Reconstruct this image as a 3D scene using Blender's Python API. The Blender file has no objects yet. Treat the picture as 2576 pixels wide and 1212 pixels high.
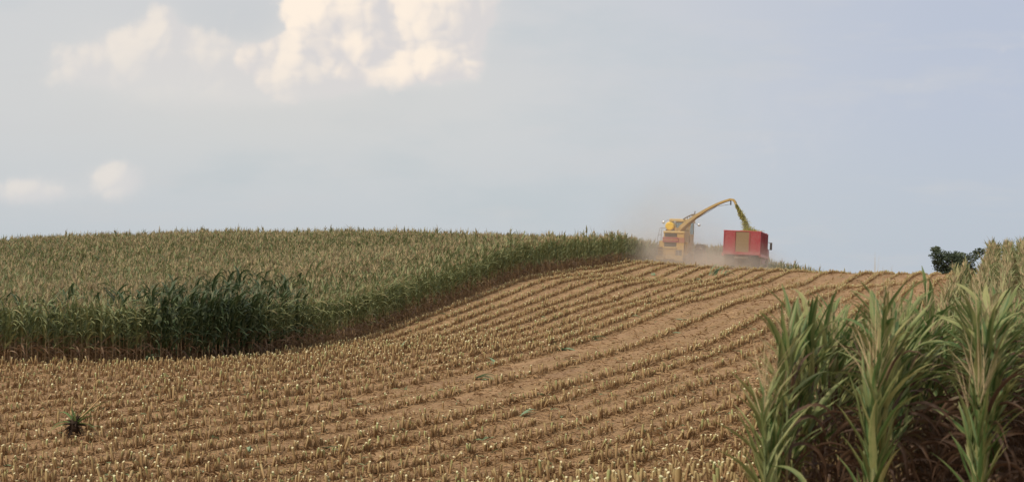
import bpy, bmesh, math, random
import numpy as np
from mathutils import Vector, Matrix, Euler
R = math.radians
S = bpy.context.scene
COL = S.collection
random.seed(7)
RNG = np.random.default_rng(11)

# ------------------------------------------------------------------ camera
FPX = 3539.0                                  # focal length in units of a 2576-wide frame
PITCH = math.atan((740 - 606) / FPX)
cam_d = bpy.data.cameras.new("camera")
cam = bpy.data.objects.new("camera", cam_d); COL.objects.link(cam)
cam_d.sensor_width = 36; cam_d.lens = FPX / 2576 * 36
cam_d.clip_start = .1; cam_d.clip_end = 20000
cam.location = (0, 0, 0); cam.rotation_euler = (R(90) + PITCH, 0, 0)
cam_d.dof.use_dof = True; cam_d.dof.focus_distance = 70; cam_d.dof.aperture_fstop = 3.4
S.camera = cam

# ------------------------------------------------------------------ sun, exposure
SUN = Vector((-.47, -.43, .77)).normalized()   # towards the sun
sun_d = bpy.data.lights.new("sun", 'SUN'); sun = bpy.data.objects.new("sun", sun_d); COL.objects.link(sun)
sun_d.energy = 2.9; sun_d.angle = R(4); sun_d.color = (1, .93, .82)
sun.rotation_euler = SUN.to_track_quat('Z', 'Y').to_euler()
S.view_settings.view_transform = 'Standard'; S.view_settings.look = 'None'
S.view_settings.exposure = 0; S.view_settings.gamma = 1
S.cycles.use_denoising = True
S.cycles.max_bounces = 8; S.cycles.diffuse_bounces = 3; S.cycles.glossy_bounces = 2
S.cycles.transmission_bounces = 4; S.cycles.transparent_max_bounces = 8; S.cycles.volume_bounces = 3
S.cycles.volume_max_steps = 256


# ------------------------------------------------------------------ node shorthand
class G:
    """wraps a node tree so that formulas read as formulas"""
    def __init__(s, nt): s.nt = nt
    def new(s, t, **kw):
        n = s.nt.nodes.new(t)
        for k, v in kw.items(): setattr(n, k, v)
        return n
    def put(s, sock, v):
        if isinstance(v, V): s.nt.links.new(v.o, sock)
        elif isinstance(v, bpy.types.NodeSocket): s.nt.links.new(v, sock)
        elif v is not None: sock.default_value = v
    def m(s, op, *a, clamp=False):
        n = s.new('ShaderNodeMath', operation=op, use_clamp=clamp)
        for i, v in enumerate(a): s.put(n.inputs[i], v)
        return V(s, n.outputs[0])
    def vm(s, op, *a, out=0):
        n = s.new('ShaderNodeVectorMath', operation=op)
        for i, v in enumerate(a): s.put(n.inputs[i], v)
        return V(s, n.outputs[out])
    def step(s, x, a, b):
        n = s.new('ShaderNodeMapRange', interpolation_type='SMOOTHSTEP')
        s.put(n.inputs[0], x); n.inputs[1].default_value = a; n.inputs[2].default_value = b
        return V(s, n.outputs[0])
    def xyz(s, x=0., y=0., z=0.):
        n = s.new('ShaderNodeCombineXYZ')
        for i, v in enumerate((x, y, z)): s.put(n.inputs[i], v)
        return V(s, n.outputs[0])
    def sep(s, v):
        n = s.new('ShaderNodeSeparateXYZ'); s.put(n.inputs[0], v)
        return [V(s, o) for o in n.outputs]
    def noise(s, vec, scale, detail=3., rough=.55, dist=0., out='Fac', dim='3D'):
        n = s.new('ShaderNodeTexNoise', noise_dimensions=dim); s.put(n.inputs['Vector'], vec)
        s.put(n.inputs['Scale'], scale); n.inputs['Detail'].default_value = detail
        n.inputs['Roughness'].default_value = rough; n.inputs['Distortion'].default_value = dist
        return V(s, n.outputs[out])
    def voro(s, vec, scale, detail=0., rough=.5, feature='F1', out='Distance'):
        n = s.new('ShaderNodeTexVoronoi', feature=feature, voronoi_dimensions='2D'); s.put(n.inputs['Vector'], vec)
        n.inputs['Scale'].default_value = scale; n.inputs['Detail'].default_value = detail
        n.inputs['Roughness'].default_value = rough
        n.normalize = False
        return V(s, n.outputs[out])
    def mix(s, f, a, b, mode='MIX'):
        n = s.new('ShaderNodeMix', data_type='RGBA', blend_type=mode)
        s.put(n.inputs[0], f)
        for i, c in ((6, a), (7, b)):
            s.put(n.inputs[i], (*c, 1) if isinstance(c, tuple) and len(c) == 3 else c)
        return V(s, n.outputs[2])
    def attr(s, name, out='Fac'):
        n = s.new('ShaderNodeAttribute', attribute_name=name)
        return V(s, n.outputs[out])

class V:
    def __init__(s, g, o): s.g, s.o = g, o
    def __add__(s, b): return s.g.m('ADD', s, b)
    __radd__ = __add__
    def __sub__(s, b): return s.g.m('SUBTRACT', s, b)
    def __rsub__(s, b): return s.g.m('SUBTRACT', b, s)
    def __mul__(s, b): return s.g.m('MULTIPLY', s, b)
    __rmul__ = __mul__
    def __truediv__(s, b): return s.g.m('DIVIDE', s, b)


def material(name, fn, rough=.7, spec=.3, bump=None, trans=None, metal=0.):
    """fn(g) -> colour (tuple or V); bump(g) -> (height V, strength, distance)"""
    m = bpy.data.materials.new(name); m.use_nodes = True
    nt = m.node_tree; g = G(nt); p = nt.nodes['Principled BSDF']; out = nt.nodes['Material Output']
    c = fn(g) if callable(fn) else fn
    g.put(p.inputs['Base Color'], (*c, 1) if isinstance(c, tuple) else c)
    g.put(p.inputs['Roughness'], rough(g) if callable(rough) else rough)
    p.inputs['Specular IOR Level'].default_value = spec; p.inputs['Metallic'].default_value = metal
    if bump:
        h, st, d = bump(g)
        b = g.new('ShaderNodeBump'); b.inputs['Strength'].default_value = st; b.inputs['Distance'].default_value = d
        g.put(b.inputs['Height'], h); nt.links.new(b.outputs[0], p.inputs['Normal'])
    if trans:
        t = g.new('ShaderNodeBsdfTranslucent'); g.put(t.inputs[0], (*c, 1) if isinstance(c, tuple) else c)
        mx = g.new('ShaderNodeMixShader'); mx.inputs[0].default_value = trans
        nt.links.new(p.outputs[0], mx.inputs[1]); nt.links.new(t.outputs[0], mx.inputs[2])
        nt.links.new(mx.outputs[0], out.inputs[0])
    return m

# ------------------------------------------------------------------ sky
W = bpy.data.worlds.new("World"); S.world = W; W.use_nodes = True
W.cycles.sampling_method = 'MANUAL'; W.cycles.sample_map_resolution = 512
def build_world():
    nt = W.node_tree; nt.nodes.clear(); g = G(nt)
    out = g.new('ShaderNodeOutputWorld'); bg = g.new('ShaderNodeBackground')
    nt.links.new(bg.outputs[0], out.inputs[0])
    sky = g.new('ShaderNodeTexSky', sky_type='NISHITA', sun_disc=False)
    sky.sun_elevation = math.asin(SUN.z); sky.sun_rotation = math.atan2(SUN.x, SUN.y)
    sky.air_density = 1.2; sky.dust_density = 3.0; sky.ozone_density = 2.0
    d = V(g, g.new('ShaderNodeTexCoord').outputs['Generated'])
    x, y, z = g.sep(d)
    yy = g.m('MAXIMUM', g.m('ABSOLUTE', y), .08)
    u, v = x / yy, z / yy
    P = lambda px, py: ((px - 1288) / FPX, (740 - py) / FPX)
    layers = [  # back to front: lobes (x, y, width, height, weight), brightness, opacity, foot (where it melts into the haze)
        ([(402, 62, 40, 52, 1.0), (350, 125, 85, 62, .85), (470, 120, 62, 50, .75), (545, 145, 52, 40, .8), (440, 200, 170, 80, .8), (620, 190, 90, 60, .6), (210, 165, 100, 60, .6)], -.12, .52, (.115, .19)),
        ([(835, -20, 120, 100, 1.1), (905, 70, 110, 95, .95), (985, 150, 120, 66, .8), (780, 30, 66, 50, .7)], .04, 1., (.125, .165)),
        ([(1130, -5, 100, 115, 1.2), (1060, 20, 66, 80, .8), (1120, 130, 85, 62, .85), (1170, 165, 45, 30, .6), (1040, 165, 90, 40, .7)], .0, .92, (.136, .160)),
        ([(690, 160, 52, 60, .95), (625, 140, 40, 38, .7), (790, 150, 90, 66, .95), (740, 105, 40, 34, .7), (850, 195, 110, 40, .6), (720, 215, 90, 50, .6)], -.12, .85, (.115, .172)),
        ([(285, 452, 58, 44, .95), (60, 480, 120, 32, .7)], -.16, .30, (.05, .08))]
    wob = g.noise(g.xyz(u, v), 22., 2., .5, out='Color', dim='2D')
    warp = g.vm('MULTIPLY', g.vm('SUBTRACT', wob, (.5, .5, .5)), (.016, .016, 0))
    def bumps(du, dv):
        p = g.vm('ADD', g.xyz(u + du, v + dv), warp)
        c1, c2, c3 = g.voro(p, 24.), g.voro(p, 55.), g.voro(p, 120.)
        big = g.noise(p, 13., 3., .55, dim='2D')
        return 1. - (c1 * c1 * .75 + c2 * c2 * .36 + c3 * c3 * .16) + (big - .5) * .9
    b0 = bumps(0., 0.); b1 = bumps(-.0045, .0030); b2 = bumps(-.014, .008)
    big0 = g.noise(g.xyz(u, v), 11., 3., .55, dim='2D')
    fb = g.noise(g.xyz(u, v), 90., 5., .62, dim='2D')
    relief = (b0 - b1) * .75 + (b0 - b2) * .55 + (fb - .5) * .14
    def total(ls, du, dv):
        t = None
        for px, py, sx, sy, w in ls:
            a, b = P(px, py)
            e = g.m('EXPONENT', (g.m('POWER', (u - (a - du)) * (FPX / sx), 2.) + g.m('POWER', (v - (b - dv)) * (FPX / sy), 2.)) * -1.) * w
            t = e if t is None else t + e
        return t
    stack = []; halo = None
    for ls, br, op, (v0, v1) in layers:
        soft_ = .03 if op > .8 else .10
        t0 = total(ls, 0., 0.); t1 = total(ls, -.012, .006)
        f0 = g.m('MINIMUM', t0, 1.3) + (b0 - .66) * .55 + (fb - .5) * .24
        lit = g.step(relief + (t0 - t1) * .60 + br, -.36, .44)
        a = g.step(f0, .30 - soft_, .50 + soft_) * g.step(v + (big0 - .5) * .035, v0, v1) * op
        halo = t0 if halo is None else halo + t0
        stack.append((a, g.mix(lit, (.700, .672, .668), (1.0, .875, .745))))
    # base sky: haze thick on the left, lavender blue on the right
    strat = g.noise(g.xyz(u * 1.0, v * 2.6, 1.7), 5.5, 5., .55)
    strat2 = g.noise(g.xyz(u * .9, v * 4.0, 4.1), 14., 4., .55)
    right = g.step(u, -.06, .36)
    pale = (.690, .690, .690)
    base = g.mix(right, pale, (.530, .576, .690))
    hor = g.step(v, .155, .02)
    base = g.mix(hor * .7, base, (.545, .610, .670))
    base = g.mix(g.step(strat, .5, .72) * (1. - right) * .55, base, (.535, .600, .640))
    base = g.mix(g.step(strat2, .46, .74) * .30, base, (.66, .655, .665))
    dark = g.m('EXPONENT', (g.m('POWER', (u + .195) / .05, 2.) + g.m('POWER', (v - .19) / .035, 2.)) * -1.)
    base = g.mix(dark * .35, base, (.555, .585, .628))
    warm = g.m('EXPONENT', (g.m('POWER', (u + .18) / .16, 2.) + g.m('POWER', (v - .145) / .045, 2.)) * -1.)
    base = g.mix(warm * .6, base, (.715, .700, .665))
    nish = g.mix(1., V(g, sky.outputs[0]), (.10, .10, .10), 'MULTIPLY')
    base = g.mix(.12, base, nish)
    colr = g.mix(g.step(halo + (big0 - .5) * .5 + (fb - .5) * .2, .0, .75) * .55, base, (.735, .712, .690))
    for a, c in stack: colr = g.mix(a, colr, c)
    up = g.step(z, .42, .9)                      # overhead, outside the picture: plain bright haze
    colr = g.mix(up, colr, (.60, .64, .70))
    colr = g.mix(1., colr, (10., 10., 10.), 'MULTIPLY')
    g.put(bg.inputs[0], colr); bg.inputs[1].default_value = .1
build_world()

# ------------------------------------------------------------------ objects and tags
def tag(o, label=None, cat=None, group=None, kind=None):
    if label: o['label'] = label
    if cat: o['category'] = cat
    if group: o['group'] = group
    if kind: o['kind'] = kind
    return o
def empty(name, loc, rz=0, label=None, cat=None, group=None):
    o = bpy.data.objects.new(name, None); COL.objects.link(o)
    o.location = loc; o.rotation_euler = (0, 0, rz); o.empty_display_size = .2
    return tag(o, label, cat, group)
def link(name, mesh, mat=None, parent=None, smooth=False):
    o = bpy.data.objects.new(name, mesh); COL.objects.link(o)
    if mat and not mesh.materials: mesh.materials.append(mat)
    if parent: o.parent = parent
    if smooth: mesh.shade_smooth()
    return o
def mesh_of(name, v, f, attrs=None, mat=None, smooth=False):
    me = bpy.data.meshes.new(name)
    me.from_pydata([tuple(map(float, p)) for p in v], [], f)
    for k, a in (attrs or {}).items():
        at = me.attributes.new(k, 'FLOAT', 'POINT'); at.data.foreach_set('value', np.asarray(a, dtype=np.float32))
    if mat: me.materials.append(mat)
    if smooth: me.shade_smooth()
    me.update()
    return me

class MB:
    def __init__(s): s.v, s.f = [], []
    def add(s, v, f):
        b = len(s.v); s.v += [tuple(p) for p in v]; s.f += [tuple(b + i for i in q) for q in f]; return s
    def box(s, x0, x1, y0, y1, z0, z1, dx=0., dz=0.):
        """dx / dz: the far (y1) end is shifted / lowered by that much"""
        v = [(x0, y0, z0), (x1, y0, z0), (x1, y0, z1), (x0, y0, z1), (x0 + dx, y1, z0), (x1 + dx, y1, z0), (x1 + dx, y1, z1 - dz), (x0 + dx, y1, z1 - dz)]
        return s.add(v, [(0, 1, 2, 3), (5, 4, 7, 6), (4, 0, 3, 7), (1, 5, 6, 2), (3, 2, 6, 7), (4, 5, 1, 0)])
    def prism(s, prof, x0, x1):
        """prof: (y, z) outline, extruded along x"""
        n = len(prof)
        v = [(x0, y, z) for y, z in prof] + [(x1, y, z) for y, z in prof]
        f = [tuple(range(n)), tuple(range(2 * n - 1, n - 1, -1))] + [(i, n + i, n + (i + 1) % n, (i + 1) % n) for i in range(n)]
        return s.add(v, f)
    def tube(s, path, r, n=8, sq=None, cap=True):
        """tube along path; r a number or one per point; sq=(w,h) gives a rectangular section"""
        P = [Vector(p) for p in path]; k = len(P)
        rs = r if hasattr(r, '__len__') else [r] * k
        vs, fs = [], []
        up = Vector((0, 0, 1))
        for i, p in enumerate(P):
            t = (P[min(i + 1, k - 1)] - P[max(i - 1, 0)]).normalized()
            a = t.cross(up)
            if a.length < 1e-3: a = t.cross(Vector((0, 1, 0)))
            a.normalize(); b = a.cross(t)
            if sq:
                w, h = sq
                for ca, cb in ((-1, -1), (1, -1), (1, 1), (-1, 1)): vs.append(p + a * ca * w * rs[i] + b * cb * h * rs[i])
            else:
                for j in range(n):
                    q = 2 * math.pi * j / n
                    vs.append(p + (a * math.cos(q) + b * math.sin(q)) * rs[i])
        m = 4 if sq else n
        for i in range(k - 1):
            for j in range(m):
                fs.append((i * m + j, i * m + (j + 1) % m, (i + 1) * m + (j + 1) % m, (i + 1) * m + j))
        if cap: fs += [tuple(range(m - 1, -1, -1)), tuple((k - 1) * m + j for j in range(m))]
        return s.add(vs, fs)
    def lathe(s, prof, c, n=28, axis='X'):
        """prof: (offset along axis, radius)"""
        vs, fs = [], []; m = len(prof)
        for i in range(n):
            q = 2 * math.pi * i / n
            for o, r in prof:
                if axis == 'X': vs.append((c[0] + o, c[1] + r * math.cos(q), c[2] + r * math.sin(q)))
                elif axis == 'Y': vs.append((c[0] + r * math.cos(q), c[1] + o, c[2] + r * math.sin(q)))
                else: vs.append((c[0] + r * math.cos(q), c[1] + r * math.sin(q), c[2] + o))
        for i in range(n):
            for j in range(m - 1):
                fs.append((i * m + j, i * m + j + 1, ((i + 1) % n) * m + j + 1, ((i + 1) % n) * m + j))
        return s.add(vs, fs)
    def build(s, name, mat, parent=None, bevel=0., smooth=False):
        me = bpy.data.meshes.new(name); me.from_pydata(s.v, [], s.f)
        bm = bmesh.new(); bm.from_mesh(me); bmesh.ops.recalc_face_normals(bm, faces=bm.faces); bm.to_mesh(me); bm.free()
        o = link(name, me, mat, parent, smooth)
        if bevel:
            b = o.modifiers.new('bevel', 'BEVEL'); b.width = bevel; b.segments = 2; b.limit_method = 'ANGLE'
        return o

# ------------------------------------------------------------------ terrain: heights fitted through points read from the photograph
def ray(px, py, D):
    a, b = (px - 1288) / FPX, (606 - py) / FPX
    y = math.cos(PITCH) - b * math.sin(PITCH); z = math.sin(PITCH) + b * math.cos(PITCH)
    k = D / y
    return Vector((a * k, D, z * k))
# crop rows: arc on the left that runs into a straight line up the hill
TH = R(19); DV = Vector((math.sin(TH), math.cos(TH))); NR = Vector((DV.y, -DV.x))
CC = Vector((-22.5, 56.0)); RAD = 15.0; P0 = CC + NR * RAD
def phi_s(x, y):
    """distance to the field edge (plus = mown side) and length along the row"""
    x, y = np.asarray(x, float), np.asarray(y, float)
    sl = (x - P0.x) * DV.x + (y - P0.y) * DV.y
    pl = (x - P0.x) * NR.x + (y - P0.y) * NR.y
    rx, ry = x - CC.x, y - CC.y
    rr = np.hypot(rx, ry); ang = np.arctan2(ry, rx)
    a0 = math.atan2(NR.y, NR.x)
    pa, sa = rr - RAD, (ang - a0) * (rr * .3 + 20)
    pf, sf = -ry - RAD, (-math.pi / 2 - a0) * (np.abs(ry) * .3 + 20) + rx
    left = (rx < 0) & (ry < 0)
    ph = np.where(sl > 0, pl, np.where(left, pf, pa)); s = np.where(sl > 0, sl, np.where(left, sf, sa))
    deep = (sl <= 0) & (ry >= 0) & (rx < 0)
    return np.where(deep, -rr * .2 - RAD, ph), np.where(deep, 0, s)
def edge_point(px):
    """where the edge curve crosses the picture column px: distance D"""
    Y = np.linspace(40.5, 140, 8000); X = (px - 1288) / FPX * Y
    ph, _ = phi_s(X, Y)
    i = np.argmin(np.abs(ph)); return Y[i]
ctrl = []
for px, py in ((0, 918), (330, 917), (640, 899), (900, 856), (1100, 783), (1300, 706), (1450, 678), (1560, 662)):
    ctrl.append(ray(px, py, edge_point(px)))
for px, py, D in ((-300, 1212, 29), (0, 1212, 28), (640, 1212, 27.5), (1288, 1212, 26), (1700, 1212, 21.5), (1880, 1212, 18),
                  (300, 1060, 33.5), (900, 1050, 34), (1500, 1000, 34.5), (1288, 870, 47), (1600, 870, 45), (1600, 760, 67), (1750, 760, 63),
                  (1850, 900, 40), (1900, 760, 63), (1640, 708, 85), (1800, 712, 82), (1690, 668, 97), (1600, 663, 100), (1840, 678, 95), (1980, 688, 92), (2080, 745, 66),
                  (2100, 691, 93), (2350, 692, 95), (2250, 725, 78), (2447, 697, 74), (2700, 738, 60), (2350, 800, 50), (2700, 690, 85)):
    ctrl.append(ray(px, py, D))
CORN_H = 2.22
for px, py, D in ((0, 607, 100), (300, 592, 106), (600, 580, 112), (1000, 580, 116), (1300, 588, 118), (1450, 597, 118), (1570, 607, 120),
                  (100, 720, 58), (300, 690, 68), (800, 640, 84), (600, 680, 70), (1300, 630, 100), (-500, 640, 95), (-700, 760, 60)):
    p = ray(px, py, D); p.z -= CORN_H; ctrl.append(p)
p = ray(1689, 668, 104); p.z -= .33; ctrl.append(p)
p = ray(1863, 676, 100); p.z -= .12; ctrl.append(p)
for x, y, z in ((0, 0, -1.72), (1.7, 10, -1.88), (3.5, 10, -1.84), (-4, 8, -2.0), (8, 12, -1.8), (-10, 15, -2.7), (12, 30, -2.0), (0, -15, -1.5), (20, 5, -1.4), (-25, 10, -2.4), (-30, 30, -3.3),
                (5.5, 21, -2.35), (22, 115, 1.5), (27, 128, .4), (14, 118, 2.05), (40, 130, .3), (10, 150, .6), (-20, 150, 1.8), (-60, 140, 1.0),
                (50, 100, 1.6), (45, 60, .8), (45, 30, -.8), (0, 200, -4), (60, 200, -5), (-80, 200, -3), (-60, 60, -1.0), (-60, 20, -3), (-90, 100, 0), (100, 60, 0), (100, 120, -1), (0, -60, -1), (90, -40, -1), (-90, -40, -2)):
    ctrl.append(Vector((x, y, z)))
CT = np.array([[p.x, p.y, p.z] for p in ctrl])
def tps_k(d2): return np.where(d2 > 1e-9, d2 * np.log(np.maximum(d2, 1e-12)), 0.)
def _fit():
    n = len(CT); xy = CT[:, :2] / 50
    d2 = ((xy[:, None] - xy[None]) ** 2).sum(-1)
    A = np.zeros((n + 3, n + 3)); A[:n, :n] = tps_k(d2) + np.eye(n) * .0003
    A[:n, n] = 1; A[:n, n + 1:] = xy; A[n, :n] = 1; A[n + 1:, :n] = xy.T
    return np.linalg.solve(A, np.concatenate([CT[:, 2], np.zeros(3)])), xy
_W, _XY = _fit()
def height(x, y):
    x, y = np.atleast_1d(np.asarray(x, float)), np.atleast_1d(np.asarray(y, float))
    qx, qy = np.clip(x, -130, 130) / 50, np.clip(y, -70, 215) / 50
    z = _W[-3] + _W[-2] * qx + _W[-1] * qy
    for i in range(len(_XY)): z = z + _W[i] * tps_k((qx - _XY[i, 0]) ** 2 + (qy - _XY[i, 1]) ** 2)
    far = np.maximum(np.maximum(np.abs(x) - 130, 0), np.maximum(np.maximum(y - 215, 0), np.maximum(-70 - y, 0)))
    return np.clip(z, -9, 9) - far * .035
def h1(x, y): return float(height(x, y)[0])
def project(x, y, z):
    yc = y * math.cos(PITCH) + z * math.sin(PITCH); zc = -y * math.sin(PITCH) + z * math.cos(PITCH)
    yc = np.maximum(yc, .1)
    return 1288 + FPX * x / yc, 606 - FPX * zc / yc
def right_edge(y): return np.interp(y, [0, 9.3, 20, 40, 60, 90, 120], [1.2, 1.45, 5.0, 12.4, 20.2, 31.4, 42])

def build_ground():
    def axis(a, b, n, far, m):
        c = np.linspace(a, b, n); g = (np.linspace(0, 1, m + 1)[1:]) ** 2.2
        return np.concatenate([(a - g * far)[::-1], c, b + g * far])
    X = axis(-70, 70, 351, 3500, 40); Y = axis(-10, 150, 401, 3500, 40)
    gx, gy = np.meshgrid(X, Y); z = height(gx.ravel(), gy.ravel())
    ph, s = phi_s(gx.ravel(), gy.ravel())
    # low ridges left along the crop rows
    near = (np.abs(gx.ravel()) < 70) & (gy.ravel() > -10) & (gy.ravel() < 150)
    r2 = np.random.default_rng(3)
    z = z + near * r2.normal(0, .012, z.shape)
    nx, ny = len(X), len(Y)
    v = np.stack([gx.ravel(), gy.ravel(), z], 1)
    i = np.arange(nx * ny).reshape(ny, nx)
    f = np.stack([i[:-1, :-1], i[:-1, 1:], i[1:, 1:], i[1:, :-1]], -1).reshape(-1, 4)
    me = bpy.data.meshes.new('ground')
    me.vertices.add(len(v)); me.vertices.foreach_set('co', v.ravel())
    me.loops.add(f.size); me.loops.foreach_set('vertex_index', f.ravel().astype(np.int32))
    me.polygons.add(len(f)); me.polygons.foreach_set('loop_start', np.arange(0, f.size, 4, dtype=np.int32))
    me.update(calc_edges=True); me.validate()
    for k, a in (('row', ph), ('along', s)):
        at = me.attributes.new(k, 'FLOAT', 'POINT'); at.data.foreach_set('value', a.astype(np.float32))
    me.shade_smooth()
    def col(g):
        row, al = g.attr('row'), g.attr('along')
        rv = g.xyz(row * 1.0, al * .16, 0.)
        pos = V(g, g.new('ShaderNodeNewGeometry').outputs['Position'])
        fr = g.m('PINGPONG', row - .38, .56) * (1 / .56)              # 0 on the row lines .. 1 between
        soil = g.mix(g.noise(pos, 1.3, 6., .62), (.255, .150, .078), (.49, .300, .155))
        soil = g.mix(g.step(g.noise(pos, 14., 4., .6), .45, .62) * .55, soil, (.215, .125, .072))
        soil = g.mix(g.step(g.noise(pos, .35, 4., .6), .52, .68) * .45, soil, (.26, .155, .09))
        soil = g.mix(g.step(g.noise(pos, 30., 3., .6), .60, .68) * .6, soil, (.56, .42, .24))
        tr = g.noise(rv, .9, 4., .5)                             # long streaks along the wheel tracks
        soil = g.mix(g.step(tr, .5, .64) * .55, soil, (.49, .305, .158))
        residue = g.mix(g.noise(pos, 22., 3., .6), (.19, .105, .05), (.46, .30, .15))
        cov = g.step(g.noise(pos, 5., 5., .65) + (g.step(fr, .8, .1)) * .24, .52, .68)
        return g.mix(cov * .8, soil, residue)
    def bmp(g):
        row = g.attr('row'); pos = V(g, g.new('ShaderNodeNewGeometry').outputs['Position'])
        fr = g.m('PINGPONG', row - .38, .56)
        return g.noise(pos, 9., 8., .68) * .08 + g.noise(pos, 2.2, 3.) * .06 - fr * .10, .9, 1.
    me.materials.append(material('soil_and_residue', col, .95, .1, bmp))
    o = link('ground', me); o['kind'] = 'structure'
build_ground()

# ------------------------------------------------------------------ plant materials
def leaf_mat(name, green1, green2, yellow, brown, bright=1.):
    def col(g):
        tone, ac, al = g.attr('tone'), g.attr('across'), g.attr('along')
        pos = V(g, g.new('ShaderNodeTexCoord').outputs['Object'])
        rnd = V(g, g.new('ShaderNodeObjectInfo').outputs['Random'])
        n = g.noise(pos, 9., 3., .6)
        base = g.mix(g.m('ADD', n * .8, (rnd - .5) * .5, clamp=True), green1, green2)
        base = g.mix(g.step(ac, .22, .05) * .45, base, yellow)                     # pale midrib
        base = g.mix(g.step(tone + (n - .5) * .25, .34, .56) * .75, base, yellow)
        edge = g.step(g.m('ABSOLUTE', ac) * .45 + al * .45 + (n - .5) * .9 + tone * .9, .78, 1.12)
        base = g.mix(edge * .7, base, yellow)
        dry = g.step(tone + (n - .5) * .35 + (al - .5) * .16, .52, .78)
        return g.mix(dry, base, g.mix(n, brown, tuple(min(1, c * 1.9) for c in brown)))
    return material(name, col, .55, .35, trans=.28)
M = {}
M['leaf'] = leaf_mat('corn_leaf', (.060, .118, .030), (.150, .222, .066), (.40, .38, .15), (.095, .054, .032))
M['leaf_dark'] = leaf_mat('dark_corn_leaf', (.026, .050, .016), (.064, .102, .036), (.17, .19, .09), (.115, .07, .04))
M['leaf_field'] = leaf_mat('field_corn_leaf', (.104, .146, .054), (.232, .266, .112), (.42, .37, .16), (.20, .125, .07))
def stalk_col(g):
    al = g.attr('along'); n = g.noise(V(g, g.new('ShaderNodeTexCoord').outputs['Object']), 7., 3.)
    lo = g.mix(n, (.20, .115, .055), (.44, .29, .135))
    return g.mix(g.step(al + (n - .5) * .5, .25, .6), lo, g.mix(n, (.10, .13, .05), (.24, .26, .11)))
M['stalk'] = material('corn_stalk', stalk_col, .6, .3)
M['tassel'] = material('corn_tassel', lambda g: g.mix(V(g, g.new('ShaderNodeObjectInfo').outputs['Random']), (.36, .265, .150), (.62, .48, .27)), .9, .1, trans=.2)
def stub_col(g):
    al, tone = g.attr('along'), g.attr('tone')
    rnd = V(g, g.new('ShaderNodeObjectInfo').outputs['Random'])
    n = g.noise(V(g, g.new('ShaderNodeTexCoord').outputs['Object']), 18., 3.)
    c = g.mix(g.m('ADD', rnd * .7, n * .4), (.235, .135, .060), (.50, .325, .150))
    c = g.mix(g.step(al, .35, 1.0) * .42, c, (.58, .48, .22))
    c = g.mix(g.step(rnd, .80, .9) * g.step(al, .35, .8) * .8, c, (.34, .37, .14))     # some still green
    c = g.mix(g.step(al + rnd * .45, 1.33, 1.45) * .7, c, (.78, .70, .42))               # fresh cut tops
    return g.mix(g.step(tone, .4, .6), c, g.mix(n, (.19, .105, .05), (.46, .28, .125)))
M['stub'] = material('cut_stub', stub_col, .7, .25)
def litter_col(g):
    rnd = V(g, g.new('ShaderNodeObjectInfo').outputs['Random'])
    n = g.noise(V(g, g.new('ShaderNodeTexCoord').outputs['Object']), 12., 3.)
    c = g.mix(g.m('ADD', rnd * .75, n * .35), (.15, .080, .040), (.46, .29, .145))
    return g.mix(g.step(rnd, .955, .97), c, (.20, .24, .12))
M['litter'] = material('dry_litter', litter_col, .85, .15, trans=.15)
M['fresh'] = material('fresh_cut_leaf', lambda g: g.mix(g.noise(V(g, g.new('ShaderNodeTexCoord').outputs['Object']), 8., 3.), (.11, .19, .08), (.36, .42, .25)), .6, .3, trans=.2)

# ------------------------------------------------------------------ corn
def strip(p0, d0, length, width, nseg, g, wind, vee, twist, rng, rough=.07):
    """one arching leaf: vertices, faces and the attributes across / along"""
    p, d = Vector(p0), Vector(d0).normalized()
    ds = length / nseg; v, ac, al = [], [], []
    for i in range(nseg + 1):
        t = i / nseg
        sd = d.cross(Vector((0, 0, 1)))
        if sd.length < .05: sd = Vector((-d0[1], d0[0], .01))
        sd.normalize(); nn = sd.cross(d).normalized()
        q = twist * t; s2 = sd * math.cos(q) + nn * math.sin(q); n2 = nn * math.cos(q) - sd * math.sin(q)
        w = width * .5 * min(1, .45 + t * 4) * max(.03, (1 - t ** 2.2)) ** .85
        cv, sv = math.cos(vee), math.sin(vee)
        for e in (-1, 0, 1):
            v.append(p + s2 * (e * w * cv) + n2 * (abs(e) * w * sv)); ac.append(float(e)); al.append(t)
        d = (d + Vector((0, 0, -1)) * g * ds * (.35 + 1.6 * t) + wind * ds * (.3 + t)).normalized()
        d = (d + Vector((rng.uniform(-1, 1), rng.uniform(-1, 1), rng.uniform(-.5, .5))) * rough).normalized()
        p = p + d * ds
    f = []
    for i in range(nseg):
        b = i * 3
        f += [(b, b + 1, b + 4, b + 3), (b + 1, b + 2, b + 5, b + 4)]
    return v, f, ac, al
class Plant:
    def __init__(s): s.v, s.f, s.t, s.a, s.l = [], [], [], [], []
    def add(s, v, f, ac, al, tone):
        b = len(s.v); s.v += v; s.f += [tuple(b + i for i in q) for q in f]; s.a += ac; s.l += al; s.t += [tone] * len(v)
    def mesh(s, name, mat, smooth=True): return mesh_of(name, s.v, s.f, dict(tone=s.t, across=s.a, along=s.l), mat, smooth)
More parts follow.
